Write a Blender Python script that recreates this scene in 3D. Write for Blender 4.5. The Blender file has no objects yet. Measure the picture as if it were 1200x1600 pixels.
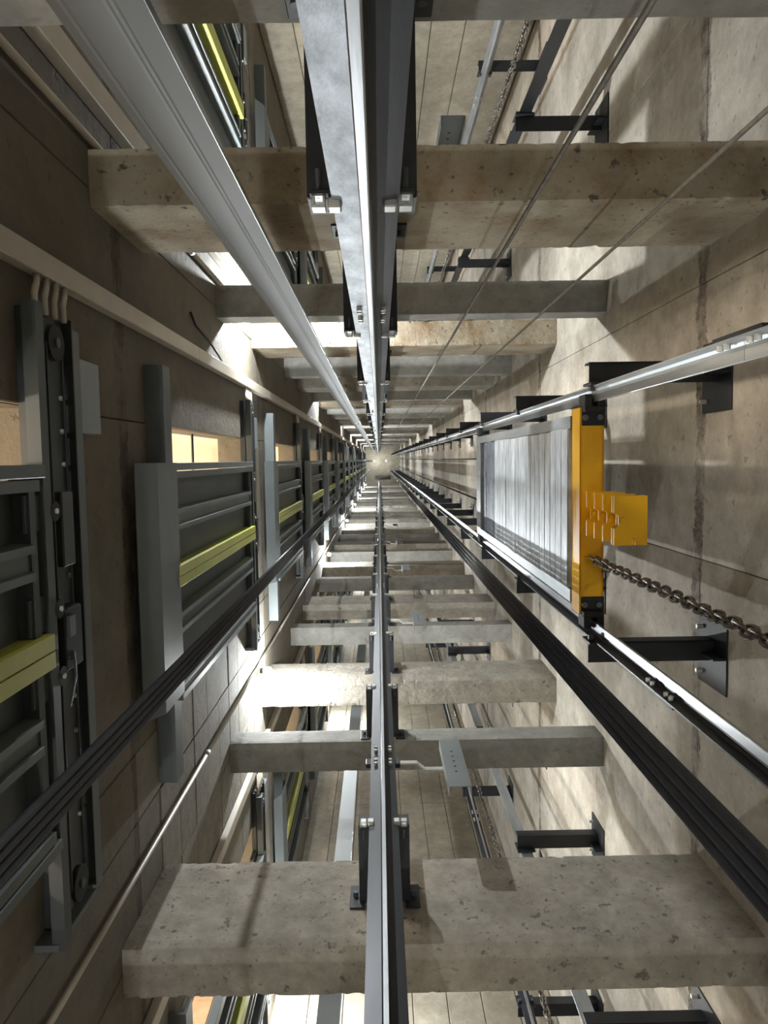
import bpy, math, random
from mathutils import Vector, Matrix, noise

# ------------------------------------------------------------------ camera, world, exposure
# World: z is up the lift shaft, the camera stands low in the shaft and looks almost straight up.
F = 1150.0
def build_camera():
    Z = Vector((-8/F, 82/F, -1)).normalized()
    r = math.radians(0.9)
    x = Vector((math.cos(r), math.sin(r), 0))
    X = (x - x.dot(Z)*Z).normalized()
    Y = Z.cross(X)
    R = Matrix((X, Y, Z))
    cam = bpy.data.cameras.new('camera')
    cam.sensor_fit = 'VERTICAL'; cam.sensor_height = 36; cam.sensor_width = 27
    cam.lens = 36*F/1600
    cam.clip_start = 0.02; cam.clip_end = 200
    o = bpy.data.objects.new('camera', cam)
    bpy.context.scene.collection.objects.link(o)
    o.matrix_world = R.to_4x4()
    bpy.context.scene.camera = o
build_camera()
sc = bpy.context.scene
C = sc.collection
w = bpy.data.worlds.new('world'); sc.world = w; w.use_nodes = True
w.node_tree.nodes['Background'].inputs[0].default_value = (0.5, 0.52, 0.55, 1)
w.node_tree.nodes['Background'].inputs[1].default_value = 0.02
sc.view_settings.view_transform = 'Standard'
sc.view_settings.look = 'None'
sc.view_settings.gamma = 1
sc.view_settings.exposure = 0.25
sc.view_settings.use_curve_mapping = False
LAMP_W = 120.0            # each bare bulb on the shaft wall
LOBBY_W = 150.0           # unseen fill light added in the landing lobbies
LAMP_COL = (0.93, 0.98, 1.0)
sc.cycles.max_bounces = 8
sc.cycles.diffuse_bounces = 3

# ------------------------------------------------------------------ dimensions (metres, camera = origin)
H = 3.3                  # storey height
NF = 16                  # storeys above the camera
XL, XR = -1.0, 1.44      # faces of the left and right shaft walls
YT, YB = -0.90, 1.83     # inner faces of the dividing beams
BW = 0.20                # beam width
PER = YB - YT + BW       # shaft pitch
PIT, TOP = -2.0, 54.0
YEND0, YEND1 = YT-BW-(YB-YT), YB+BW+(YB-YT)
LV = lambda k: 3.1 + H*k # landing floor level (k = -1 is just below the camera)

ORD = ['first','second','third','fourth','fifth','sixth','seventh','eighth','ninth','tenth','eleventh','twelfth',
       'thirteenth','fourteenth','fifteenth','sixteenth','seventeenth','eighteenth','nineteenth','twentieth']
def nth(i):
    if i < len(ORD): return ORD[i]
    t = i+1
    u = ['','first','second','third','fourth','fifth','sixth','seventh','eighth','ninth']
    tens = {2:'twenty',3:'thirty',4:'forty'}
    return tens[t//10]+('-'+u[t%10] if t%10 else 'th')
def topw(k): return 'nearest' if k == 0 else nth(k)+' up'

# ------------------------------------------------------------------ materials
def mat(name, base, rough=0.8, metal=0.0, var=0.15, scale=3.0, bump=0.1, bscale=30.0, stain=None, stain_amt=0.0,
        stain_scale=1.5, rnd=0.0, joint=None, pits=0.0, stretch=(1,1,1), spec=0.5, boards=None, emit=None):
    m = bpy.data.materials.new(name); m.use_nodes = True
    nt = m.node_tree; N = nt.nodes; L = nt.links
    b = N['Principled BSDF']
    b.inputs['Roughness'].default_value = rough
    b.inputs['Metallic'].default_value = metal
    b.inputs['Specular IOR Level'].default_value = spec
    geo = N.new('ShaderNodeNewGeometry')
    mp = N.new('ShaderNodeMapping'); mp.inputs['Scale'].default_value = stretch
    L.new(geo.outputs['Position'], mp.inputs['Vector'])
    V = mp.outputs['Vector']
    def nz(s, d=6, r=0.6):
        n = N.new('ShaderNodeTexNoise'); n.inputs['Scale'].default_value = s
        n.inputs['Detail'].default_value = d; n.inputs['Roughness'].default_value = r
        L.new(V, n.inputs['Vector']); return n.outputs['Fac']
    def ramp(fac, a, b_, ca=(0,0,0,1), cb=(1,1,1,1)):
        r_ = N.new('ShaderNodeValToRGB'); e = r_.color_ramp.elements
        e[0].position = a; e[1].position = b_; e[0].color = ca; e[1].color = cb
        L.new(fac, r_.inputs[0]); return r_.outputs[0]
    def mix(fac, a, b_, mode='MIX'):
        x = N.new('ShaderNodeMix'); x.data_type = 'RGBA'; x.blend_type = mode
        if isinstance(fac, float): x.inputs[0].default_value = fac
        else: L.new(fac, x.inputs[0])
        for i, v in ((6, a), (7, b_)):
            if isinstance(v, tuple): x.inputs[i].default_value = v
            else: L.new(v, x.inputs[i])
        return x.outputs[2]
    def math_(op, a, b_=0.0):
        x = N.new('ShaderNodeMath'); x.operation = op
        for i, v in ((0, a), (1, b_)):
            if isinstance(v, (int, float)): x.inputs[i].default_value = v
            else: L.new(v, x.inputs[i])
        return x.outputs[0]
    lo = tuple(c*(1-var) for c in base)+(1,); hi = tuple(min(1, c*(1+var)) for c in base)+(1,)
    col = ramp(nz(scale), 0.35, 0.65, lo, hi)
    if pits:
        fm = ramp(nz(scale*3.2, 10, 0.72), 0.36, 0.66, (0.80,0.79,0.78,1), (1.10,1.10,1.10,1))
        col = mix(1.0, col, fm, 'MULTIPLY')
    if rnd:
        oi = N.new('ShaderNodeObjectInfo')
        mr = N.new('ShaderNodeMapRange'); mr.inputs[3].default_value = 1-rnd; mr.inputs[4].default_value = 1+rnd
        L.new(oi.outputs['Random'], mr.inputs[0])
        vm = N.new('ShaderNodeVectorMath'); vm.operation = 'SCALE'
        L.new(col, vm.inputs[0]); L.new(mr.outputs[0], vm.inputs['Scale']); col = vm.outputs[0]
    if stain:
        f = ramp(nz(stain_scale, 9, 0.75), 0.44, 0.68)
        f = math_('MULTIPLY', f, stain_amt)
        col = mix(f, col, stain+(1,))
    if pits:
        f = ramp(nz(20, 4, 0.55), 0.64, 0.70)
        f = math_('MULTIPLY', f, pits)
        col = mix(f, col, tuple(c*0.3 for c in base)+(1,))
    if pits and not joint:
        f = math_('MULTIPLY', ramp(nz(38, 4, 0.6), 0.62, 0.68), pits*0.7)
        col = mix(f, col, tuple(c*0.25 for c in base)+(1,))
    if joint:
        sep = N.new('ShaderNodeSeparateXYZ'); L.new(geo.outputs['Position'], sep.inputs[0])
        wob = math_('MULTIPLY', math_('SUBTRACT', nz(4, 8, 0.8), 0.5), 0.22)
        z = math_('ADD', math_('ADD', sep.outputs[2], 100*H - joint[0] + joint[1]/2), wob)
        md = math_('MODULO', z, H)
        inb = math_('LESS_THAN', md, joint[1])
        f = math_('MULTIPLY', inb, ramp(nz(5, 8, 0.8), 0.38, 0.62))
        f = math_('MULTIPLY', f, 0.9)
        col = mix(f, col, (0.05, 0.035, 0.025, 1))
    L.new(col, b.inputs['Base Color'])
    if bump:
        h = nz(bscale, 8, 0.65)
        if pits: h = math_('SUBTRACT', h, math_('MULTIPLY', ramp(nz(20, 4, 0.55), 0.64, 0.70), 1.2))
        if boards:
            sp = N.new('ShaderNodeSeparateXYZ'); L.new(geo.outputs['Position'], sp.inputs[0])
            md = math_('MODULO', math_('ADD', sp.outputs[boards[0]], 50), boards[1])
            h = math_('SUBTRACT', h, math_('MULTIPLY', math_('LESS_THAN', md, 0.008), 2.0))
        bp = N.new('ShaderNodeBump'); bp.inputs['Strength'].default_value = bump
        bp.inputs['Distance'].default_value = 0.02
        L.new(h, bp.inputs['Height']); L.new(bp.outputs[0], b.inputs['Normal'])
    if emit:
        b.inputs['Emission Color'].default_value = emit[0]+(1,); b.inputs['Emission Strength'].default_value = emit[1]
    return m

M = dict(
 beam = mat('beam_concrete', (0.39,0.36,0.305), 0.92, var=0.14, scale=4, bump=0.4, bscale=18, stain=(0.17,0.14,0.10), stain_amt=0.5, stain_scale=2.2, pits=0.8, rnd=0.06),
 beam_rust = mat('stained_concrete', (0.42,0.37,0.28), 0.92, var=0.16, scale=4, bump=0.5, bscale=18, stain=(0.17,0.095,0.035), stain_amt=0.95, stain_scale=3.2, pits=1.0),
 beam_grey = mat('smooth_beam_concrete', (0.315,0.31,0.285), 0.9, var=0.10, scale=3, bump=0.25, bscale=25, stain=(0.16,0.13,0.1), stain_amt=0.4, stain_scale=2.0, pits=0.3, rnd=0.06),
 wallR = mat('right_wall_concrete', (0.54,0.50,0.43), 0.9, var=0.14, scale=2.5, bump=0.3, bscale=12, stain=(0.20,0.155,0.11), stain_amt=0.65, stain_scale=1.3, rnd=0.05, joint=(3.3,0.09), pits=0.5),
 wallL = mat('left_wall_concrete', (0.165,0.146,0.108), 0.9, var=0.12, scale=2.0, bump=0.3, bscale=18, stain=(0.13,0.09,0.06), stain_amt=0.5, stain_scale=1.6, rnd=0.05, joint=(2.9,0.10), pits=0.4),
 block = mat('block_concrete', (0.235,0.215,0.18), 0.9, var=0.12, scale=3.0, bump=0.35, bscale=22, stain=(0.15,0.12,0.09), stain_amt=0.4, rnd=0.10, pits=0.4),
 endw = mat('end_wall_concrete', (0.42,0.38,0.30), 0.9, var=0.10, scale=2.5, bump=0.3, bscale=15, stain=(0.2,0.16,0.11), stain_amt=0.4, rnd=0.07, pits=0.3, boards=(0,0.15)),
 lobby = mat('lobby_plaster', (0.66,0.56,0.43), 0.9, var=0.12, scale=2.0, bump=0.2, bscale=8, stain=(0.42,0.30,0.2), stain_amt=0.6, stain_scale=2.5),
 black = mat('black_painted_steel', (0.016,0.018,0.022), 0.5, var=0.2, scale=8, bump=0.03, bscale=60, spec=0.4),
 hdr = mat('dark_header_steel', (0.028,0.032,0.032), 0.45, var=0.2, scale=6, bump=0.03, bscale=60),
 galv = mat('galvanised_steel', (0.42,0.45,0.47), 0.42, metal=0.85, var=0.18, scale=14, bump=0.05, bscale=50, stretch=(1,1,0.15)),
 blade = mat('machined_rail_steel', (0.55,0.57,0.60), 0.28, metal=1.0, var=0.15, scale=20, bump=0.03, bscale=60, stretch=(1,1,0.1)),
 raillit = mat('lit_scuffed_flange', (0.42,0.45,0.49), 0.5, metal=0.5, var=0.25, scale=16, bump=0.10, bscale=50, stain=(0.03,0.035,0.04), stain_amt=0.8, stain_scale=7, stretch=(1,1,0.45)),  # scuffed steel, coloured lighter to paint the lamp-facing side of the rail
 raildark = mat('dark_shaded_rail', (0.020,0.022,0.029), 0.38, metal=0.3, var=0.25, scale=12, bump=0.04, bscale=50, stretch=(1,1,0.15)),  # dark rail steel; on the upper guide rail it paints the blade's shade
 door = mat('grey_primed_steel', (0.115,0.130,0.132), 0.5, var=0.10, scale=4, bump=0.02, bscale=40, rnd=0.04),
 doordk = mat('dark_primed_steel', (0.058,0.066,0.067), 0.5, var=0.12, scale=4, bump=0.02, bscale=40),
 tape = mat('yellow_protective_strip', (0.42,0.43,0.08), 0.5, var=0.06, scale=5, bump=0.0),
 yellow = mat('yellow_enamel', (0.90,0.47,0.008), 0.35, var=0.05, scale=5, bump=0.02, bscale=30),
 weight = mat('cast_filler_steel', (0.50,0.53,0.56), 0.42, metal=0.45, var=0.28, scale=18, bump=0.10, bscale=40, rnd=0.16, stretch=(1,0.35,1)),
 weightdk = mat('dark_filler_steel', (0.16,0.18,0.22), 0.45, metal=0.7, var=0.4, scale=22, bump=0.12, bscale=40, rnd=0.2),
 rope = mat('black_rubber_rope', (0.035,0.038,0.048), 0.24, var=0.1, scale=20, bump=0.03, bscale=120, spec=0.9),
 wire = mat('steel_wire_rope', (0.24,0.22,0.19), 0.55, metal=0.4, var=0.2, scale=40, bump=0.2, bscale=200),
 chain = mat('oiled_chain_steel', (0.17,0.15,0.13), 0.32, metal=0.8, var=0.3, scale=50, bump=0.05),
 cord = mat('twine', (0.20,0.16,0.12), 0.9, var=0.2, scale=50, bump=0.1),
 ribbon = mat('grey_flat_cable', (0.20,0.21,0.215), 0.55, var=0.07, scale=5, bump=0.03, bscale=60, stretch=(1,1,0.15)),
 plastic = mat('off_white_plastic', (0.50,0.45,0.37), 0.5, var=0.08, scale=4, bump=0.0),
 silver = mat('zinc_plate', (0.70,0.70,0.66), 0.35, metal=0.6, var=0.1, scale=20, bump=0.0),
 rubber = mat('black_rubber', (0.01,0.01,0.01), 0.7, var=0.1, bump=0.0),
 paint = mat('bluish_grey_plate', (0.24,0.265,0.27), 0.45, metal=0.3, var=0.08, scale=6, bump=0.02),
 floor = mat('pit_floor_concrete', (0.36,0.33,0.28), 0.9, var=0.15, scale=3, bump=0.3, bscale=15),
 bulb = mat('lit_bulb_glass', (1,1,1), 0.4, bump=0.0, emit=((1.0,0.97,0.9), 60.0)),
 lit = mat('lit_panel', (1,1,1), 0.4, bump=0.0, emit=((1.0,0.95,0.82), 6.0)),
)

# ------------------------------------------------------------------ mesh helpers
class MB:
    def __init__(s): s.v = []; s.f = []
    def add(s, vs, fs):
        n = len(s.v); s.v += [tuple(v) for v in vs]; s.f += [tuple(i+n for i in f) for f in fs]; return s
    def box(s, x0, x1, y0, y1, z0, z1, c=0.0):
        if x0 > x1: x0, x1 = x1, x0
        if y0 > y1: y0, y1 = y1, y0
        if z0 > z1: z0, z1 = z1, z0
        if not c:
            vs = [(x,y,z) for z in (z0,z1) for y in (y0,y1) for x in (x0,x1)]
            return s.add(vs, [(0,2,3,1),(4,5,7,6),(0,1,5,4),(2,6,7,3),(0,4,6,2),(1,3,7,5)])
        c = min(c, (x1-x0)*.4, (y1-y0)*.4, (z1-z0)*.4)
        vs = []
        for sz,z in ((-1,z0),(1,z1)):
            for sy,y in ((-1,y0),(1,y1)):
                for sx,x in ((-1,x0),(1,x1)):
                    vs += [(x, y-sy*c, z-sz*c), (x-sx*c, y, z-sz*c), (x-sx*c, y-sy*c, z)]
        I = lambda x,y,z,a: (z*4+y*2+x)*3+a
        fs = [(I(0,0,0,0),I(0,0,1,0),I(0,1,1,0),I(0,1,0,0)), (I(1,0,0,0),I(1,1,0,0),I(1,1,1,0),I(1,0,1,0)),
              (I(0,0,0,1),I(1,0,0,1),I(1,0,1,1),I(0,0,1,1)), (I(0,1,0,1),I(0,1,1,1),I(1,1,1,1),I(1,1,0,1)),
              (I(0,0,0,2),I(0,1,0,2),I(1,1,0,2),I(1,0,0,2)), (I(0,0,1,2),I(1,0,1,2),I(1,1,1,2),I(0,1,1,2))]
        for a in (0,1):
            for b in (0,1):
                fs += [(I(a,b,0,0),I(a,b,0,1),I(a,b,1,1),I(a,b,1,0)),
                       (I(a,0,b,0),I(a,0,b,2),I(a,1,b,2),I(a,1,b,0)),
                       (I(0,a,b,1),I(0,a,b,2),I(1,a,b,2),I(1,a,b,1))]
                for e in (0,1): fs.append((I(a,b,e,0),I(a,b,e,1),I(a,b,e,2)))
        return s.add(vs, fs)
    def prism(s, poly, z0, z1, axis='z'):
        n = len(poly)
        def P(a, b, c): return {'z':(a,b,c), 'y':(a,c,b), 'x':(c,a,b)}[axis]
        vs = [P(a,b,z0) for a,b in poly]+[P(a,b,z1) for a,b in poly]
        fs = [tuple(range(n)), tuple(range(2*n-1, n-1, -1))]
        fs += [(i, (i+1)%n, n+(i+1)%n, n+i) for i in range(n)]
        return s.add(vs, fs)
    def tube(s, pts, r, seg=8, caps=True, closed=False):
        pts = [Vector(p) for p in pts]; n = len(pts); rings = []
        ref = None
        for i, p in enumerate(pts):
            if closed: t = pts[(i+1)%n]-pts[i-1]
            else: t = pts[min(i+1,n-1)]-pts[max(i-1,0)]
            t.normalize()
            if ref is None: ref = t.orthogonal().normalized()
            ref = (ref - ref.dot(t)*t).normalized(); b = t.cross(ref)
            rings.append([p + r*(math.cos(2*math.pi*k/seg)*ref+math.sin(2*math.pi*k/seg)*b) for k in range(seg)])
        vs = [v for r_ in rings for v in r_]; fs = []
        for i in range(n if closed else n-1):
            j = (i+1)%n
            for k in range(seg): fs.append((i*seg+k, i*seg+(k+1)%seg, j*seg+(k+1)%seg, j*seg+k))
        if caps and not closed: fs += [tuple(range(seg-1,-1,-1)), tuple((n-1)*seg+k for k in range(seg))]
        return s.add(vs, fs)
    def mesh(s, name, m, smooth=False):
        me = bpy.data.meshes.new(name); me.from_pydata(s.v, [], s.f); me.update()
        import bmesh
        bm = bmesh.new(); bm.from_mesh(me); bmesh.ops.recalc_face_normals(bm, faces=bm.faces); bm.to_mesh(me); bm.free()
        me.materials.append(m)
        if smooth: me.shade_smooth() if hasattr(me, 'shade_smooth') else None
        return me
    def obj(s, name, m, parent=None, smooth=False, loc=None):
        return link(name, s.mesh(name, m, smooth), parent, loc)

def link(name, me, parent=None, loc=None):
    o = bpy.data.objects.new(name, me); C.objects.link(o)
    if parent: o.parent = parent
    if loc: o.location = loc
    return o
def tag(o, label=None, cat=None, group=None, kind=None):
    if label: o['label'] = label
    if cat: o['category'] = cat
    if group: o['group'] = group
    if kind: o['kind'] = kind
    return o
def thing(name, label, cat, loc=(0,0,0), group=None):
    return tag(link(name, None, None, loc), label, cat, group)
def dup(o, loc=None, parent=None, **kw):
    c = o.copy(); C.objects.link(c)
    if parent: c.parent = parent
    if loc is not None: c.location = loc
    for ch in o.children: dup(ch, None, c)
    for k, v in kw.items(): c[k] = v
    return c
B = lambda *a, **k: MB().box(*a, **k)

# ------------------------------------------------------------------ the setting
tag(B(XL-2.6, XR+0.25, YEND0-0.2, YEND1+0.2, PIT-0.2, PIT).obj('floor', M['floor']), kind='structure')
tag(B(XL-0.2, XR+0.2, YEND0-0.2, YEND1+0.2, TOP, TOP+0.2).obj('ceiling', M['endw']), kind='structure')

# right wall: backing slab with formwork-sized panels, joints recessed
wr = tag(B(XR+0.03, XR+0.25, YEND0-0.2, YEND1+0.2, PIT, TOP).obj('wall_right', M['wallR']), kind='structure')
cache = {}
def panel(parent, name, axis, face, depth, a0, a1, z0, z1, m, g=0.0018):
    """a wall piece whose visible face lies at `face` along axis x or y"""
    key = (axis, round(a1-a0,3), round(z1-z0,3), depth, m.name)
    if key not in cache:
        wd, hg = a1-a0-2*g, z1-z0-2*g
        b = MB()
        if axis == 'x': b.box(0, depth, -wd/2, wd/2, -hg/2, hg/2, c=0.0035)
        else: b.box(-wd/2, wd/2, 0, depth, -hg/2, hg/2, c=0.0035)
        cache[key] = b.mesh(name, m)
    a, z = (a0+a1)/2, (z0+z1)/2
    j = random.uniform(-0.0015, 0.0015)
    return link(name, cache[key], parent, (face+j, a, z) if axis == 'x' else (a, face+j, z))
random.seed(4)
ys = [YEND0]
y = 0.47
cuts = sorted([0.47+1.22*i for i in range(-6, 5)])
cuts = [YEND0]+[c for c in cuts if YEND0+.3 < c < YEND1-.3]+[YEND1]
zc = [PIT, -0.02]+[3.28+H*i for i in range(16)]
for i in range(len(zc)-1):
    z1 = min(zc[i+1], TOP)
    for j in range(len(cuts)-1):
        panel(wr, 'wall_panel', 'x', XR, 0.03, cuts[j], cuts[j+1], zc[i], z1, M['wallR'])

# end walls beyond the neighbouring shafts, cast against boards
for nm, yf, s in (('wall_top', YEND0, -1), ('wall_bottom', YEND1, 1)):
    we = tag(B(XL-0.2, XR+0.03, yf+s*0.03, yf+s*0.2, PIT, TOP).obj(nm, M['endw']), kind='structure')
    xs = [XL+0.305*i for i in range(9)]
    for i in range(len(zc)-1):
        for j in range(8):
            panel(we, 'wall_panel', 'y', yf if s > 0 else yf-0.03, 0.03, xs[j], xs[j+1], zc[i], min(zc[i+1], TOP), M['endw'], g=.0035)

# left wall: piers and lintels with a rough opening for each landing
OY0, OY1, OZ = -0.17, 1.17, 2.42        # opening limits and height above landing
wl = MB()
T = 0.2
shifts = (-PER, 0, PER)
pier = []
prev = YEND0-0.2
for s in shifts:
    pier.append((prev, OY0+s)); prev = OY1+s
pier.append((prev, YEND1+0.2))
for a, b_ in pier: wl.box(XL-T, XL-0.03, a, b_, PIT, TOP)
for s in shifts:
    for k in range(-1, NF):
        zt = LV(k)+OZ
        wl.box(XL-T, XL-0.03, OY0+s, OY1+s, zt, min(LV(k+1)+.15, TOP))
    wl.box(XL-T, XL-0.03, OY0+s, OY1+s, PIT, LV(-1))
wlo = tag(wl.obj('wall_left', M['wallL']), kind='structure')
def leftpanels():
    for s in shifts:
        for k in range(-1, NF):
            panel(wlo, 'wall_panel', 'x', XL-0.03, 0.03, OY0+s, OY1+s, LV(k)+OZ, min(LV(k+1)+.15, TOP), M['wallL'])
    zz = [PIT, -0.4]+[2.9+H*i for i in range(17)]
    for a, b_ in pier:
        a2, b2 = max(a, YEND0), min(b_, YEND1)
        if b2-a2 < 0.1: continue
        blocky = abs(a-OY1) < .01
        if blocky: cs = [a2, 1.45, 1.93, 2.35, b2]
        elif b2-a2 > 1: cs = [a2, (a2+b2)/2, b2]
        else: cs = [a2, b2]
        for i in range(len(zz)-1):
            z0, z1 = zz[i], min(zz[i+1], TOP)
            if z1 <= z0: continue
            if blocky and z0 > 2.8 and z1 < 6.5:
                n = max(1, round((z1-z0)/0.30)); dz = (z1-z0)/n
                for j in range(len(cs)-1):
                    for q in range(n):
                        panel(wlo, 'block', 'x', XL-0.03+random.uniform(-.001,.0015), 0.03, cs[j], cs[j+1], z0+q*dz, z0+(q+1)*dz, M['block'], g=0.002)
            else:
                for j in range(len(cs)-1):
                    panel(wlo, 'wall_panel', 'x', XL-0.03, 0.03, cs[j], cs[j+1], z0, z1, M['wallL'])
leftpanels()

# landing lobbies behind the left wall: back wall, slabs, added fill lights, ceiling panels
tag(B(XL-2.6, XL-2.4, YEND0-0.2, YEND1+0.2, PIT, TOP).obj('wall_lobby', M['lobby']), kind='structure')
for nm, yy in (('wall_lobby_top', YEND0-0.2), ('wall_lobby_bottom', YEND1)):
    tag(B(XL-2.4, XL-T, yy, yy+0.2, PIT, TOP).obj(nm, M['lobby']), kind='structure')
for k in range(-1, NF):
    tag(B(XL-2.4, XL-T, YEND0, YEND1, LV(k)-0.2, LV(k)).obj('floor', M['lobby']), kind='structure')
for k in range(-1, 9):
    for s in shifts if k < 4 else (0,):
        l = bpy.data.lights.new('lobby_fill', 'POINT'); l.energy = LOBBY_W; l.color = (1.0, 0.89, 0.73); l.shadow_soft_size = 0.12  # unseen fill at mid height, added to brighten lobby ceilings and openings
        o = bpy.data.objects.new('lobby_fill', l); C.objects.link(o); o.location = (XL-1.4, 0.1+s, LV(k)+1.3)
lampbase = None
for k in range(-1, 5):
    t = thing('lobby_lamp', 'white light panel on the landing ceiling seen through the %s left opening' % ('lowest' if k == -1 else nth(k)+' complete'), 'lamp', (XL-0.86, -0.08, LV(k+1)-0.2))
    B(-0.06, 0.06, -0.1, 0.22, -0.03, 0, c=0.005).obj('housing', M['plastic'], t)
    B(-0.05, 0.05, -0.09, 0.21, -0.034, -0.028).obj('diffuser', M['lit'], t)

# ------------------------------------------------------------------ dividing beams
def rough_beam(name, x0, x1, y0, y1, z0, z1, m, amp, nx, seed, fine=True):
    """a cast beam: box grid whose edges and faces are broken with noise"""
    ny, nz_ = (8, 12) if fine and z1-z0 > .4 else ((6, 6) if fine else (3, 3))
    me = bpy.data.meshes.new(name)
    vs = []; idx = {}; fs = []
    def vert(i, j, k):
        key = (i, j, k)
        if key in idx: return idx[key]
        p = Vector((x0+(x1-x0)*i/nx, y0+(y1-y0)*j/ny, z0+(z1-z0)*k/nz_))
        ej, ek = j in (0, ny), k in (0, nz_)
        q = Vector((p.x*6, p.y*9, p.z*9+seed*7.3))
        n1 = noise.fractal(q, 1.0, 2.0, 4)
        n2 = noise.fractal(q*4.3, 1.0, 2.0, 3)
        cy, cz = (y0+y1)/2, (z0+z1)/2
        if ej and ek:                       # arris: chipped inwards
            ch = 0.003*amp + max(0, n1-.35)*0.009*amp + max(0, n2-.15)*0.008*amp
            p.y += -ch if p.y > cy else ch
            p.z += -ch if p.z > cz else ch
        elif ej: p.y += (n1*0.0012+n2*0.0014)*amp
        elif ek: p.z += (n1*0.0012+n2*0.0014)*amp
        idx[key] = len(vs); vs.append(p); return idx[key]
    for i in range(nx):
        for k in range(nz_):
            for j in (0, ny): fs.append((vert(i,j,k), vert(i+1,j,k), vert(i+1,j,k+1), vert(i,j,k+1)))
        for j in range(ny):
            for k in (0, nz_): fs.append((vert(i,j,k), vert(i+1,j,k), vert(i+1,j+1,k), vert(i,j+1,k)))
    for j in range(ny):
        for k in range(nz_):
            for i in (0, nx): fs.append((vert(i,j,k), vert(i,j+1,k), vert(i,j+1,k+1), vert(i,j,k+1)))
    mb = MB(); mb.v = [tuple(v) for v in vs]; mb.f = fs
    return mb.obj(name, m)
DEEP, DH = 2.66, 0.60
SHAL, SH = 4.68, 0.21
di = 0
for side, (a, b_) in (('upper', (YT-BW, YT)), ('lower', (YB, YB+BW))):
    n = 0
    for k in range(-1, NF):
        for typ in ('deep', 'shallow'):
            z0, h = (DEEP+H*k, DH) if typ == 'deep' else (SHAL+H*k, SH)
            if z0+h > TOP: continue
            m = M['beam'] if typ == 'deep' else M['beam_grey']
            if side == 'upper' and typ == 'deep' and k in (0, 1): m = M['beam_rust']
            o = rough_beam('concrete_beam', XL, XR, a, b_, z0, z0+h, m, 1.0 if typ == 'deep' else 0.5,
                           150 if 0 <= k < 2 else (24 if k < 5 else 8), k*3.1+(5 if side == 'upper' else 0)+(2 if typ == 'deep' else 0), 0 <= k < 2)
            lab = '%s pale concrete beam across the %s side of the shaft, %s' % (typ, side,
                   {-1: 'closest to the camera' if typ == 'shallow' else 'below the camera'}.get(k, topw(k)+' of the '+typ+' ones'))
            if side == 'upper' and typ == 'deep' and k == 0: lab += ', rust-stained'
            tag(o, lab, 'beam', 'concrete beams dividing the shafts')
o = rough_beam('machine_beam', XL+0.7, XR-.6, 1.15, 1.45, TOP-0.9, TOP-.4, M['beam_grey'], .3, 10, 3, False)
tag(o, 'small concrete ledge beam right under the shaft ceiling at the vanishing point', 'beam')

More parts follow.
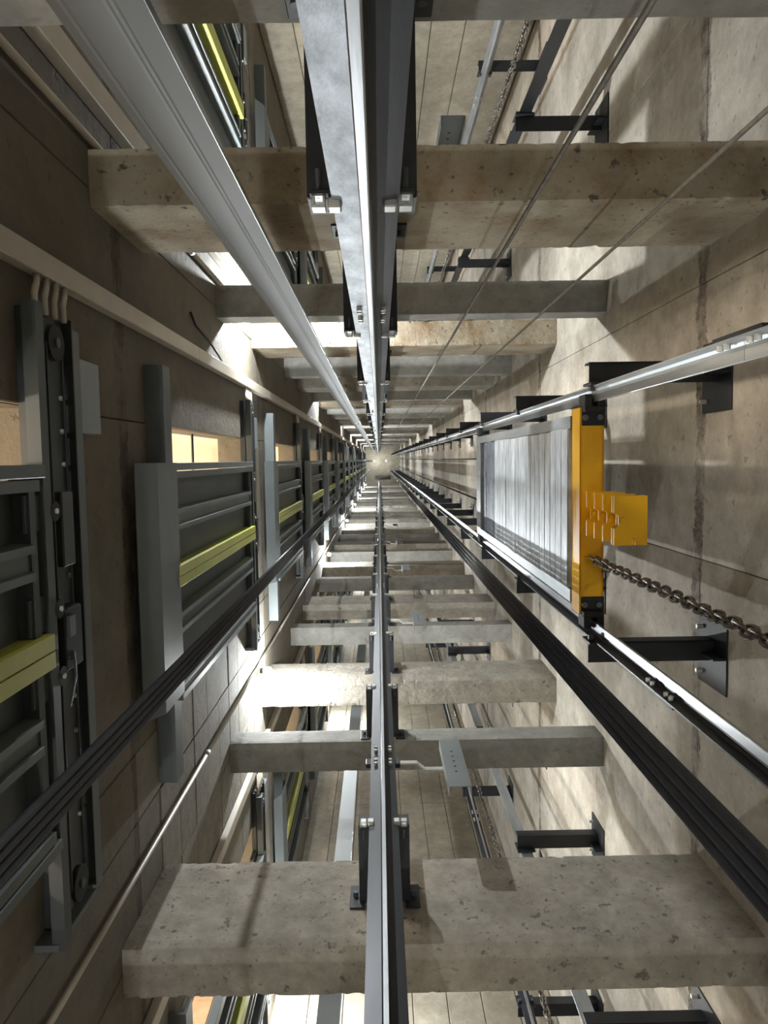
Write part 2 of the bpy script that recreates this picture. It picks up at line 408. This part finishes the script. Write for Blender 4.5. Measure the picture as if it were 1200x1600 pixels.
# ------------------------------------------------------------------ car guide rails (T section) and their brackets
def t_profile(base_w, height, thick, flange):
    """T section: base centred on x, from y=0 (back) to y=height (blade tip)"""
    b, t, f, h = base_w/2, thick/2, flange, height
    return [(-b,0), (b,0), (b,f*.6), (t*1.5,f), (t*.62,f*1.9), (t*.62,h*.5), (t,h*.56), (t,h-.002), (t-.002,h),
            (-t+.002,h), (-t,h-.002), (-t,h*.56), (-t*.62,h*.5), (-t*.62,f*1.9), (-t*1.5,f), (-b,f*.6)]
def t_rail(name, label, cat, x, y, ax, sgn, bw, hh, th, fl, mbase, mblade, zoff=0.0, zmax=TOP, group=None, lit_side=None, tip=None):
    """ax: direction the blade points ('y' or 'x'), sgn its sign"""
    t = thing(name, label, cat, (x, y, 0), group)
    prof = t_profile(bw, hh, th, fl)
    base = [p for p in prof]
    z = PIT; L_ = 5.0; first = True
    tipz = hh*0.5
    flange = [(-bw/2,0),(bw/2,0),(bw/2,fl*.6),(th*.75,fl),(th*.31,fl*1.9),(th*.31,tipz),(-th*.31,tipz),(-th*.31,fl*1.9),(-th*.75,fl),(-bw/2,fl*.6)]
    head = [(-th/2,tipz),(th/2,tipz),(th/2,hh-.002),(th/2-.002,hh),(-th/2+.002,hh),(-th/2,hh-.002)]
    def tr(poly):
        if ax == 'y': return [(a, b*sgn) for a, b in poly]
        return [(b*sgn, a) for a, b in poly]
    z = PIT
    zi = PIT+ (0.0 if zoff == 0 else zoff)
    zs = [PIT]
    zz = PIT+zoff if zoff else PIT+L_
    while zz < zmax-0.5: zs.append(zz); zz += L_
    zs.append(zmax)
    me_cache = {}
    for i in range(len(zs)-1):
        ln = round(zs[i+1]-zs[i]-0.002, 3)
        if ln not in me_cache:
            me_cache[ln] = (MB().prism(tr(flange), 0, ln).mesh('rail_flange', mbase), MB().prism(tr(head), 0, ln).mesh('rail_blade', mblade))
        s = link('rail_section', me_cache[ln][0], t, (0, 0, zs[i]))
        link('rail_blade', me_cache[ln][1], s)
        if tip:
            if 't' not in me_cache or me_cache['t'][0] != ln:
                me_cache['t'] = (ln, MB().prism(tr([(-th/2+.001,hh),(th/2-.001,hh),(th/2-.001,hh+.0012),(-th/2+.001,hh+.0012)]), 0, ln).mesh('running_face', tip))
            link('running_face', me_cache['t'][1], s)
        if lit_side:  # pale strip paints lamp light onto the left flange and blade side
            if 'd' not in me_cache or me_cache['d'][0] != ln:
                me_cache['d'] = (ln, MB().prism([(-bw/2-.0008,0),(-bw/2-.0008,fl*.6),(-th*.75,fl+.0012),(-th*.31-.0012,fl*1.9),(-th*.31-.0012,tipz),(-th*.31,tipz),(-th*.31,fl*1.9),(-th*.75,fl),(-bw/2,fl*.6),(-bw/2,0)], 0, ln).mesh('lit_flange', lit_side))
            link('lit_flange', me_cache['d'][1], s)['label'] = 'flange side coloured lighter as if lit'
        if i:
            fp = MB()
            if ax == 'y': fp.box(-bw*.42, bw*.42, -sgn*0.014, 0, zs[i]-.13, zs[i]+.13, c=.002)
            else: fp.box(-sgn*0.014, 0, -bw*.42, bw*.42, zs[i]-.13, zs[i]+.13, c=.002)
            f = fp.obj('fishplate', M['black'], t)
            for q in (-.1,-.06,.06,.1):
                for s_ in (-1,1):
                    bo = MB()
                    a = s_*bw*.3
                    if ax == 'y': bo.tube([(a, sgn*fl*.7, zs[i]+q), (a, sgn*(fl+.012), zs[i]+q)], .009, 6)
                    else: bo.tube([(sgn*fl*.7, a, zs[i]+q), (sgn*(fl+.012), a, zs[i]+q)], .009, 6)
                    if zs[i] < 18: bo.obj('bolt', M['silver'], f)
    return t
RX, RXL = -0.017, -0.004
t_rail('guide_rail', 'thick steel guide rail with its left side coloured as lit running up the upper beams', 'rail',
       RX, -0.50, 'y', 1, 0.127, 0.089, 0.016, 0.013, M['raildark'], M['blade'], zoff=4.5, lit_side=M['raillit'])  # dark rail plus pale strip: blade shade put into the colours
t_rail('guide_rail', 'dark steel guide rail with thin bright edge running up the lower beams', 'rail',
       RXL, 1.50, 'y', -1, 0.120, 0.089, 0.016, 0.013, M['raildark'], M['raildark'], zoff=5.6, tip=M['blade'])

def make_car_bracket(direction):
    """bracket between a beam face and the back of the rail. direction=+1: beam on -y side."""
    t = thing('rail_bracket', 'x', 'bracket')
    d = direction
    dist = 0.40 if d > 0 else 0.33      # beam face to rail back
    # local: rail back at y=0, beam face at y=-d*dist
    yb = -d*dist
    MB().box(-.105, .105, yb, 0, -.006, .002, c=.001).box(-.105, -.097, yb, -d*.0, -.006, .09).box(.097, .105, yb, -d*.0, -.006, .09).obj('channel', M['black'], t)
    for s in (-1, 1):
        f = B(s*.085, s*.145, yb, yb+d*.008, -.05, .11, c=.002).obj('foot_plate', M['black'], t)
        MB().tube([(s*.122, yb, .03), (s*.122, yb+d*.028, .03)], .011, 6).obj('anchor_bolt', M['doordk'], f)
    B(-.10, .10, 0, -d*.008, -.03, .09, c=.002).obj('rail_plate', M['black'], t)
    for s in (-1, 1):
        c = MB().box(s*.040, s*.066, d*.002, d*.022, -.018, .018, c=.003).obj('rail_clip', M['silver'], t)
        n_ = MB().box(s*.070, s*.075, -d*.004, d*.022, -.018, .014, c=.001).box(s*.091, s*.096, -d*.004, d*.022, -.018, .014, c=.001)
        n_.box(s*.070, s*.096, d*.017, d*.022, -.018, .014, c=.001).box(s*.070, s*.096, -d*.004, d*.001, -.018, .014, c=.001)
        n_.obj('square_nut', M['silver'], c)
        MB().tube([(s*.083, 0, -.001), (s*.083, -d*.05, -.018)], .006, 6).obj('clip_bolt', M['doordk'], c)
    return t
bup, blo = make_car_bracket(1), make_car_bracket(-1)
levels = []
for k in range(-1, NF):
    levels += [(DEEP+H*k+.27, 'deep'), (SHAL+H*k+.07, 'shallow')]
levels = [l for l in levels if 1.0 < l[0] < TOP-0.5]
for proto, side, yy in ((bup, 'upper', -.50), (blo, 'lower', 1.50)):
    n = 0
    for i, (z, typ) in enumerate(levels):
        if side == 'lower' and z < 2: continue
        lab = 'black steel bracket holding the %s guide rail, %s from the camera' % (side, nth(n)); n += 1
        if side == 'upper' and typ == 'shallow': dz = 0
        o = proto if n == 1 else dup(proto)
        o.location = (-.024 if yy < 0 else RXL, yy, z); o['label'] = lab; o['group'] = '%s guide rail brackets' % side

# ------------------------------------------------------------------ counterweight rails and wall brackets
CX, CY0, CY1 = 0.945, -0.235, 0.73
names = {0: 'the camera\'s own shaft', -PER: 'the shaft beyond the upper beams', PER: 'the shaft beyond the lower beams'}
for s in shifts:
    far = '' if s == 0 else (' in the shaft beyond the upper beams' if s < 0 else ' in the shaft beyond the lower beams')
    for yy, sg, w_ in ((CY0-0.062, 1, 'upper'), (CY1+0.062, -1, 'lower')):
        t_rail('counterweight_rail', ('%s galvanised rail of the counterweight%s' % (w_, far)) if far else
               ('%s of the two galvanised rails the yellow counterweight slides on' % w_), 'rail',
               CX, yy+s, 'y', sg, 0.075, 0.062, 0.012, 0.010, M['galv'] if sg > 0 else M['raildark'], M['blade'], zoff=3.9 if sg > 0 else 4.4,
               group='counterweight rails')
def make_cw_bracket(d):
    """local origin on the wall face (x=0); rail at x = CX-XR; d=+1 rail base faces -y"""
    t = thing('wall_bracket', 'x', 'bracket')
    xr = CX-XR
    B(-.008, 0, -.13, .17, -.13, .14, c=.002).obj('wall_plate', M['black'], t)
    g = MB().box(-.06, -.008, .01, .018, -.12, .13)
    g.obj('plate_rib', M['black'], t)
    a = MB().box(xr-.055, -.008, -.045, .045, -.01, -.002).box(xr-.055, -.008, -.045*1, -.037, -.01, .06)
    a.obj('bracket_arm', M['black'], t)
    e = B(xr-.06, xr+.06, d*.040, d*.052, -.05, .07, c=.002).obj('rail_plate', M['black'], t)
    for q in (-1, 1):
        MB().box(xr+q*.030, xr+q*.052, d*.052, d*.075, -.012, .012, c=.002).obj('rail_clip', M['doordk'], t)
        b_ = MB().tube([(-.008, .02+q*.1, .1), (-.035, .02+q*.1, .1)], .010, 6).obj('anchor_bolt', M['silver'], t)
    return t
pu, pl = make_cw_bracket(1), make_cw_bracket(-1)
for s in shifts:
    for proto, yy, w_ in ((pu, CY0-.062-.052, 'upper'), (pl, CY1+.062+.052, 'lower')):
        n = 0
        top = TOP-1 if s == 0 else 22
        z = 3.13
        if s: z = 3.13
        first = True
        while z < top:
            far = '' if s == 0 else (' beyond the upper beams' if s < 0 else ' beyond the lower beams')
            if s == 0: lab = 'black wall bracket of the %s counterweight rail, %s from the camera' % (w_, nth(n))
            else: lab = 'black wall bracket of the %s counterweight rail%s, %s from the camera' % (w_, far, nth(n))
            o = proto if (s == shifts[0] and n == 0) else dup(proto)
            o.location = (XR, yy+s, z); o['label'] = lab; o['group'] = 'counterweight rail brackets on the right wall'
            n += 1; z += 1.65

# ------------------------------------------------------------------ counterweight
def make_counterweight(z0):
    t = thing('counterweight', 'counterweight of stacked grey filler weights in a frame with a yellow bottom channel', 'counterweight', (CX, (CY0+CY1)/2, z0))
    hy = (CY1-CY0)/2        # 0.4825
    w2 = .054
    # bottom channel: open U, web facing the camera
    bt = MB().box(-w2, w2, -hy+.09, hy-.09, 0, .008).box(-w2, -w2+.008, -hy+.02, hy-.02, 0, .125).box(w2-.008, w2, -hy+.02, hy-.02, 0, .125)
    bt.obj('bottom_channel', M['yellow'], t)
    for s in (-1, 1):
        e = B(-w2+.009, w2+.004, s*(hy-.10), s*(hy-.005), -.006, .17, c=.003).obj('shoe_mount', M['black'], t)
        for q in (-1, 1): MB().tube([(q*.032, s*(hy-.065), -.006), (q*.032, s*(hy-.065), -.018)], .013, 10).obj('bolt', M['door'], e)
        # guide shoe wrapping the blade
        g = MB().box(-.045, -.012, s*(hy-.02), s*(hy+.035), -.05, .05, c=.004).box(.012, .045, s*(hy-.02), s*(hy+.035), -.05, .05, c=.004).box(-.045, .045, s*(hy-.04), s*(hy-.015), -.05, .05, c=.004)
        g.obj('guide_shoe', M['rubber'], t)
        # upright
        MB().box(-w2, w2, s*(hy-.055), s*(hy-.047), .16, 3.42).box(-w2, -w2+.008, s*(hy-.105), s*(hy-.05), .16, 3.42).box(w2-.008, w2, s*(hy-.105), s*(hy-.05), .16, 3.42).obj('upright', M['galv'], t)
        g2 = MB().box(-.045, -.012, s*(hy-.02), s*(hy+.035), 3.36, 3.48, c=.004).box(.012, .045, s*(hy-.02), s*(hy+.035), 3.36, 3.48, c=.004).box(-.045, .045, s*(hy-.04), s*(hy-.015), 3.36, 3.48, c=.004)
        g2.obj('guide_shoe', M['rubber'], t)
    MB().box(-w2, w2, -hy+.05, hy-.05, 3.38, 3.46).box(-w2, -w2+.01, -hy+.05, hy-.05, 3.22, 3.46).obj('top_channel', M['galv'], t)
    B(-.03, .03, -hy+.11, hy-.11, 3.0, 3.14).obj('clamp_bar', M['black'], t)
    me1 = B(-w2-.012, w2+.004, -hy+.108, hy-.108, 0, .119, c=.005).mesh('filler_weight', M['weight'])
    me2 = B(-w2-.006, w2+.004, -hy+.108, hy-.108, 0, .119, c=.005).mesh('filler_weight', M['weightdk'])
    for i in range(23):
        o = link('filler_weight', me1 if i < 18 else me2, t, (random.uniform(-.002,.002), random.uniform(-.004,.004), .165+i*.1205))
    # stack of yellow striker plates under the channel
    zb = -.012
    def plate(z):
        return MB().prism([(-.052,-.095),(.075,-.095),(.075,.095),(.03,.095),(.03,.065),(.018,.065),(.018,.095),(-.052,.095),(-.052,.03),(-.035,.02),(-.035,-.02),(-.052,-.03)], z, z+.012)
    for i, z in enumerate((-.48, -.455, -.34, -.225, -.11)):
        plate(z).obj('striker_plate', M['yellow'], t)
        if i: MB().box(.02, .032, -.08, .08, z+.012, z+.115 if i < 4 else -.0).obj('striker_web', M['yellow'], t)
        MB().tube([(-.02, 0.0, z-.012), (-.02, 0.0, z+.03)], .012, 6).obj('striker_bolt', M['yellow'], t)
    return t
cw = make_counterweight(3.27)
c2 = dup(cw, (CX, (CY0+CY1)/2-PER, 18.5))
c3 = dup(cw, (CX, (CY0+CY1)/2+PER, 30.0))
c3['label'] = 'distant third counterweight high in the shaft beyond the lower beams'
c2['label'] = 'distant second counterweight high in the shaft beyond the upper beams'

# compensation chains
def link_mesh():
    pts = []
    L2, W2 = .027, .0175
    for i in range(14):
        a = 2*math.pi*i/14
        pts.append((W2*math.cos(a), 0, L2*(1 if math.sin(a) > 0 else -1)*abs(math.sin(a))**.8 + (.006 if math.sin(a) > 0 else -.006 if math.sin(a) < 0 else 0)))
    return MB().tube(pts, .0062, 6, closed=True).mesh('chain_link', M['chain'], True)
LM = link_mesh()
def chain(label, x, y, z0, z1, ztop=None):
    t = thing('compensation_chain', label, 'chain', (x, y, z0))
    n = int((z0-z1)/.0475)
    for i in range(n):
        o = link('chain_link', LM, t, (random.uniform(-.0015,.0015), random.uniform(-.0015,.0015), -i*.0475-.03))
        o.rotation_euler = (0, random.uniform(-.08,.08), (math.pi/2 if i % 2 else 0)+math.radians(40)+random.uniform(-.2,.2))
    if ztop:
        up = MB(); lv = [v.co.copy() for v in LM.vertices]; lf = [tuple(p.vertices) for p in LM.polygons]
        for i in range(int((ztop-z0)/.0475)+1):
            R_ = Matrix.Rotation((math.pi/2 if i % 2 else 0)+.7, 3, 'Z')
            up.add([R_ @ v + Vector((0, 0, .0175+i*.0475)) for v in lv], lf)
        up.obj('upper_chain_run', M['chain'], t)['kind'] = 'stuff'
    pts = [(0.008*math.sin(i*.9), 0.008*math.cos(i*.9), -i*.03) for i in range(int((z0-z1)/.03))]
    MB().tube(pts, .004, 5).obj('woven_cord', M['cord'], t)
    return t
ch = chain('dark oiled link chain hanging from the yellow bottom of the counterweight', CX-.0, 0.455, 3.262, -1.6)
MB().tube([(0,0,-.05),(-.02,0,-.02),(-.03,0,.004)], .008, 6).obj('chain_eye', M['yellow'], ch)
MB().tube([(0,.0,-.16),(.03,.02,-.10),(.06,.05,-.06),(.05,.06,-.0)], .007, 6).obj('chain_strap', M['chain'], ch)
chain('long chain hanging between the two rails in the shaft beyond the upper beams', CX, 0.30-PER, 14.0, 1.2, 18.48)
chain('long chain hanging between the two rails in the shaft beyond the lower beams', CX, 0.36+PER, 14.0, 1.2, 29.98)

# ------------------------------------------------------------------ ropes
for sx, side in ((-1, 'left'), (1, 'right')):
    for i in range(4):
        x, yv = sx*.655, .640+.021*i
        if sx > 0: x, yv = .635, .672+.030*i
        tag(MB().tube([(x, yv, PIT), (x, yv, TOP)], .0115 if sx > 0 else .0092, 12).obj('hoist_rope', M['rope'], smooth=True),
            'black hoist rope, %s from the bottom of the %s bundle of four' % (nth(3-i), side), 'rope', '%s bundle of hoist ropes' % side)
tag(MB().tube([(.372, -.60, PIT), (.372, -.60, TOP)], .0055, 8).obj('wire_rope', M['wire'], smooth=True),
    'thin steel wire rope, the thicker left one of two crossing the upper beams', 'rope', 'thin wire ropes')
tag(MB().tube([(.575, -.50, PIT), (.575, -.50, TOP)], .0042, 8).obj('wire_rope', M['wire'], smooth=True),
    'thin steel wire rope, the right one of two crossing the upper beams', 'rope', 'thin wire ropes')

for yv, r_, lab in ((.40, .010, 'dark rope rising from the counterweight top, nearer the lower rail'), (.01, .006, 'thin dark rope rising from the counterweight top, nearer the upper rail')):
    tag(MB().tube([(CX, yv, 6.72), (CX, yv, TOP)], r_, 8).obj('hoist_rope', M['rope'], smooth=True), lab, 'rope')

# flat ribbed travelling cables
def ribbon(label, x, y, w2, th):
    poly = []
    n = 28
    for i in range(n+1):
        u = i/n; a = -w2+2*w2*u
        dip = 0.0
        for c_ in (.16, .60, .68):
            if abs(u-c_) < .018: dip = -.0012
        poly.append((a, th+dip))
    poly += [(w2, 0), (-w2, 0)]
    t = thing('travelling_cable', label, 'cable', (x, y, 0))
    MB().prism(poly, PIT, TOP).obj('cable_ribbon', M['ribbon'], t)
    MB().box(w2, w2+.0022, .001, th-.001, PIT, TOP).obj('edge_glint', M['blade'], t)  # bright strip added to paint the highlight along the cable edge
    for z in (12.4, 24, 36):
        c_ = MB().box(-w2-.004, w2+.006, -.004, th+.006, z, z+.05, c=.002).obj('cable_clamp', M['silver'], t)
        MB().tube([(w2*.5, th, z+.025), (w2*.5, th+.02, z+.025)], .008, 6).obj('clamp_bolt', M['black'], c_)
    return t
ribbon('wide flat grey ribbed cable crossing the upper left of the shaft', -.368, -.63, .064, .016)
r2 = ribbon('flat pale cable in the shaft beyond the lower beams, left of the dark rail', -.26, 2.42, .05, .012)

# ------------------------------------------------------------------ trunking and conduit pipes on the left wall
def trunk(label, y0, y1, dx, m=M['plastic']):
    t = thing('cable_trunking', label, 'trunking', (XL+.003, (y0+y1)/2, 0))
    w_ = (y1-y0)/2
    n = 0
    z = PIT
    while z < TOP-.1:
        z1 = min(z+3.0, TOP)
        MB().box(0, dx, -w_, w_, z+.0015, z1-.0015, c=.003).obj('trunking_length', m, t)
        z = z1
    return t
trunk('off-white cable trunking running up the left wall above the door openings', -.615, -.545, .045)
trunk('pale trunking on the left wall behind the upper left beam', -1.33, -1.24, .05)
trunk('pale trunking on the left wall beyond the lower beams', 2.27, 2.34, .04)
for lab, yy, r_ in (('thin pale conduit pipe running up the left wall beside the lower beams', 1.62, .011),
                    ('thin pale conduit pipe on the left wall behind the nearest upper beam', -1.12, .013)):
    t = thing('conduit_pipe', lab, 'pipe', (XL+r_+.006, yy, 0))
    z = PIT
    while z < TOP-.1:
        MB().tube([(0,0,z), (0,0,min(z+3, TOP))], r_, 10).obj('pipe_length', M['plastic'], t, True)
        if z > PIT: MB().tube([(0,0,z-.03),(0,0,z+.03)], r_*1.35, 10).obj('coupling', M['plastic'], t, True)
        z += 3

# ------------------------------------------------------------------ landing entrances (sill, apron, door leaves, header)
def make_entrance():
    t = thing('landing_entrance', 'x', 'lift door')
    # local origin: wall face, y=0 shaft coordinate, z = landing level. +x = into the shaft
    m, dk, hd = M['door'], M['doordk'], M['hdr']
    # sill rail: U section along y
    s = MB().prism([(0,.09),(.08,.09),(.08,.20),(.068,.20),(.068,.106),(.05,.106),(.05,.20),(.04,.20),(.04,.106),(.0,.106)], -.42, 1.42, 'y')
    so = s.obj('sill_rail', m, t)
    for yy in (-.3, .2, .8, 1.3): B(0, .03, yy, yy+.05, .107, .2).obj('sill_bracket', dk, so)
    # apron with a folded foot
    MB().prism([(.04,-.21),(.044,-.212),(.100,-.10),(.100,.19),(.096,.19),(.096,-.098)], 0.0, 1.04, 'y').obj('apron', m, t)
    # jamb flange at the near side
    B(.05, .098, .0, .035, .17, 2.20, c=.002).obj('side_flange', m, t)
    B(.05, .098, 1.045, 1.075, .17, 2.20, c=.002).obj('side_flange', m, t)
    for i, (a, b_) in enumerate(((.04, .508), (.512, 1.04))):
        leaf = MB().box(.030, .036, a, b_, .20, 2.17)
        leaf.box(.036, .080, a, b_, .19, .225).box(.036, .080, a, b_, 2.135, 2.17)
        lo = leaf.obj('door_leaf', dk, t)
        st = (a+.17, a+.265)
        MB().prism([(.036,st[0]-.004),(.050,st[0]-.004),(.090,st[0]),(.090,st[0]+.022),(.074,st[0]+.026),(.074,st[1]-.026),(.090,st[1]-.022),(.090,st[1]),(.050,st[1]+.004),(.036,st[1]+.004)], .225, 2.135).obj('stiffener', m, lo)
        e0, e1 = (b_-.045, b_) if i == 0 else (a, a+.045)
        tg = MB().box(.036, .102, e0, e1, .17, 2.20, c=.001).obj('yellow_edge', M['tape'], lo)
        tg['label'] = 'yellow meeting edge'
        o0, o1 = (a, a+.03) if i == 0 else (b_-.03, b_)
        B(.036, .094, o0, o1, .19, 2.17).obj('edge_flange', m, lo)
        for hy in (a+.09, b_-.10):
            h = B(.066, .074, hy-.05, hy+.05, 2.12, 2.28, c=.001).obj('door_hanger', dk, lo)
            MB().tube([(.074, hy, 2.27), (.090, hy, 2.27)], .028, 14).obj('hanger_roller', M['rubber'], h)
            MB().tube([(.090, hy, 2.27), (.095, hy, 2.27)], .008, 8).obj('roller_bolt', M['silver'], h)
    # header
    B(.0, .03, -.0, 1.08, 2.13, 2.268).obj('leak_blocker', dk, t)  # plate added to block lobby light leaking in above the door leaves
    h = MB().prism([(.0,2.27),(.03,2.27),(.03,2.28),(.034,2.28),(.034,2.50),(.062,2.50),(.062,2.508),(.0,2.508)], -.44, 1.36, 'y').obj('header_plate', hd, t)
    B(.0, .045, -.42, 1.40, 2.512, 2.60, c=.002).obj('header_cover', m, t)
    MB().prism([(.050,2.205),(.088,2.205),(.088,2.250),(.080,2.250),(.080,2.213),(.050,2.213)], -.44, 1.38, 'y').obj('header_lip', dk, t)
    MB().prism([(.05,2.285),(.066,2.285),(.062,2.30),(.066,2.32),(.05,2.32)], -.40, 1.32, 'y').obj('hanger_track', dk, t)
    for yy in (-.35, 1.27):
        w_ = MB().tube([(.058, yy, 2.36), (.076, yy, 2.36)], .052, 24).obj('pulley', M['rubber'], t)
        MB().tube([(.076, yy, 2.36), (.082, yy, 2.36)], .015, 10).obj('pulley_hub', M['doordk'], w_)
    for zz in (2.31, 2.41): MB().tube([(.067, -.35, zz), (.067, 1.27, zz)], .003, 6).obj('door_cable', M['doordk'], t)
    lk = B(.036, .088, .42, .60, 2.30, 2.42, c=.004).obj('lock_box', M['rubber'], t)
    B(.088, .098, .44, .50, 2.31, 2.35).obj('lock_roller', M['doordk'], lk)
    MB().tube([(.088,.55,2.35),(.10,.62,2.33),(.095,.70,2.29)], .004, 6).obj('lock_arm', M['doordk'], lk)
    B(.036, .078, .08, .30, 2.34, 2.42, c=.004).obj('counter_box', M['hdr'], t)
    for yy in (-.2,-.1,.0,.12,.26,.34,.72,.83,.98,1.1):
        MB().tube([(.034, yy, 2.46), (.044, yy, 2.46)], .008, 6).obj('bolt', M['silver'], h)
    B(.0, .04, -.34, -.10, 2.605, 2.77, c=.003).obj('terminal_box', M['paint'], t)
    # conduits from the wall trunking into the header
    for q in range(4):
        z = 2.25+.062*q
        MB().tube([(.03, -.555, z+.10), (.035, -.52, z+.09), (.045, -.48, z+.05), (.05, -.43, z+.04)], .0095, 8).obj('conduit', M['plastic'], t, True)
    # side arm below the header on the far side
    MB().box(.0, .07, 1.36, 1.38, 2.20, 2.48).obj('header_end', m, t)
    MB().tube([(.05, -.15, 1.2), (.05, -.02, 1.2)], .003, 5)
    return t
ent = make_entrance()
first = True
for s in shifts:
    for k in range(-1, NF if s == 0 else 8):
        z = LV(k)
        if z+2.7 > TOP: continue
        lab = {0: 'grey lift doors with yellow meeting edges on the left wall, %s',
               -PER: 'grey lift door set glimpsed beyond the upper beams, %s',
               PER: 'grey lift door set glimpsed beyond the lower beams, %s'}[s]
        pos = 'cut by photo edge' if (k == -1 and s == 0) else ('beside the camera' if k == -1 else ('nearest complete one' if k == 0 else nth(k)+' up'))
        if first: o = ent; first = False
        else: o = dup(ent)
        o.location = (XL, s, z); o['label'] = lab % pos; o['group'] = 'landing door sets up the left wall'

# thin rods across the rough openings
for k in range(-1, 4):
    for s in (0,) if k else (0,):
        tag(MB().tube([(XL-.12, OY0+s, LV(k)+1.35), (XL-.12, OY1+s, LV(k)+1.35)], .008, 8).obj('opening_rod', M['hdr']),
            'thin dark rod crossing the %s lit opening on the left' % ('partly visible' if k == -1 else nth(k)+' complete'), 'rod', 'rods across the openings')
# black wire on the upper left wall
tag(MB().tube([(XL+.008, -.80, 4.0),(XL+.02, -.74, 4.05),(XL+.03, -.70, 4.3),(XL+.02, -.66, 4.6),(XL+.02,-.62,4.75)], .007, 6).obj('loose_wire', M['rubber'], smooth=True),
    'short loose black wire curling on the left wall above the trunking', 'wire')

# ------------------------------------------------------------------ vane plates on the lower rail
def make_vane():
    t = thing('vane_bracket', 'x', 'bracket')
    # local origin: back of rail
    MB().prism([(.05,-.004),(.17,-.004),(.21,.03),(.32,.03),(.32,.038),(.206,.038),(.166,.004),(.05,.004)], 0, .035).obj('vane_arm', M['silver'], t)
    pl = MB().prism([(0,0),(.105,0),(.105,.05),(.102,.05),(.102,.003),(.003,.003),(.003,.05),(0,.05)], -.28, .28).obj('vane_plate', M['paint'], t, loc=(.30, -.02, -.02))
    for z in (-.12,-.06,0,.06,.12): MB().tube([(.05,-.001,z),(.05,.004,z)], .006, 8).obj('slot', M['rubber'], pl)
    for q in (-1, 1): MB().box(q*.05, q*.085, -.012, .012, -.02, .05, c=.003).obj('rail_clip', M['black'], t)
    return t
vn = make_vane()
n = 0
for k in range(0, NF-1):
    o = vn if k == 0 else dup(vn)
    o.location = (RXL, 1.513, 3.56+H*k)
    o['label'] = 'small folded grey plate on an arm beside the lower guide rail, %s' % topw(k)
    o['group'] = 'vane plates along the lower rail'
t_rail('guide_rail', 'dark guide rail of the next shaft, behind the upper beams', 'rail',
       RX, 1.50-PER, 'y', -1, 0.127, 0.089, 0.016, 0.013, M['raildark'], M['blade'], zoff=5.6, zmax=30)
for i in range(2, 12):
    o = dup(blo, (RX, 1.50-PER, levels[i][0]))
    o['label'] = 'black rail bracket on the far side of the upper beams, %s from the camera' % nth(i-2)
    o['group'] = 'rail brackets beyond the upper beams'
for k in range(5):
    o = dup(vn, (RX, 1.513-PER, 3.50+H*k))
    o['label'] = 'small folded grey plate in the shaft beyond the upper beams, %s' % topw(k)
    o['group'] = 'vane plates beyond the upper beams'

# ------------------------------------------------------------------ lamps
def lamp(x, y, z, label, group, power):
    t = thing('bulkhead_lamp', label, 'lamp', (x, y, z), group)
    MB().tube([(0,0,0),(.03,0,0)], .04, 14).obj('lamp_base', M['plastic'], t)
    MB().tube([(.03,0,0),(.055,0,0)], .022, 12).obj('lamp_holder', M['rubber'], t)
    if z > 50: MB().tube([(.015,0,.0),(.015,0,TOP-z)], .02, 6).obj('hanging_rod', M['black'], t)
    pts = MB()
    prof = [(.055,.014),(.07,.026),(.09,.033),(.11,.028),(.122,.012)]
    vs = []; fs = []; sg = 12
    for a, r_ in prof:
        for q in range(sg): vs.append((a, r_*math.cos(2*math.pi*q/sg), r_*math.sin(2*math.pi*q/sg)))
    for i in range(len(prof)-1):
        for q in range(sg): fs.append((i*sg+q, i*sg+(q+1)%sg, (i+1)*sg+(q+1)%sg, (i+1)*sg+q))
    fs.append(tuple((len(prof)-1)*sg+q for q in range(sg)))
    pts.add(vs, fs).obj('bulb', M['bulb'], t, True)
    l = bpy.data.lights.new('lamp_light', 'POINT'); l.energy = power; l.color = LAMP_COL; l.shadow_soft_size = 0.025
    o = bpy.data.objects.new('lamp_light', l); C.objects.link(o); o.location = (x+.17, y, z)
LP = 7.2
for s in shifts:
    n = 0
    far = {0: 'on the left wall of this shaft', -PER: 'hidden behind the upper beams', PER: 'behind the lower beams'}[s]
    for i in range(-1, 7):
        z = 5.75+LP*i
        yy = {0: 1.66, -PER: -1.17, PER: 4.2}[s]; z = z-.35 if s < 0 else z
        lamp(XL, yy, z, 'lit bare bulb lamp %s, %s' % (far, 'below the camera' if i == -1 else topw(i)), 'bulb lamps along the left wall', LAMP_W*(1.6 if s < 0 else .9)*(.5 if i < 0 else 1))
lamp(-.42, .10, TOP-.8, 'bright lit lamp hanging near the shaft top at the vanishing point', 'lamps at the shaft top', LAMP_W*.25)
lamp(.42, .10, TOP-.8, 'smaller lit lamp right of the bright one at the shaft top', 'lamps at the shaft top', LAMP_W*.06)
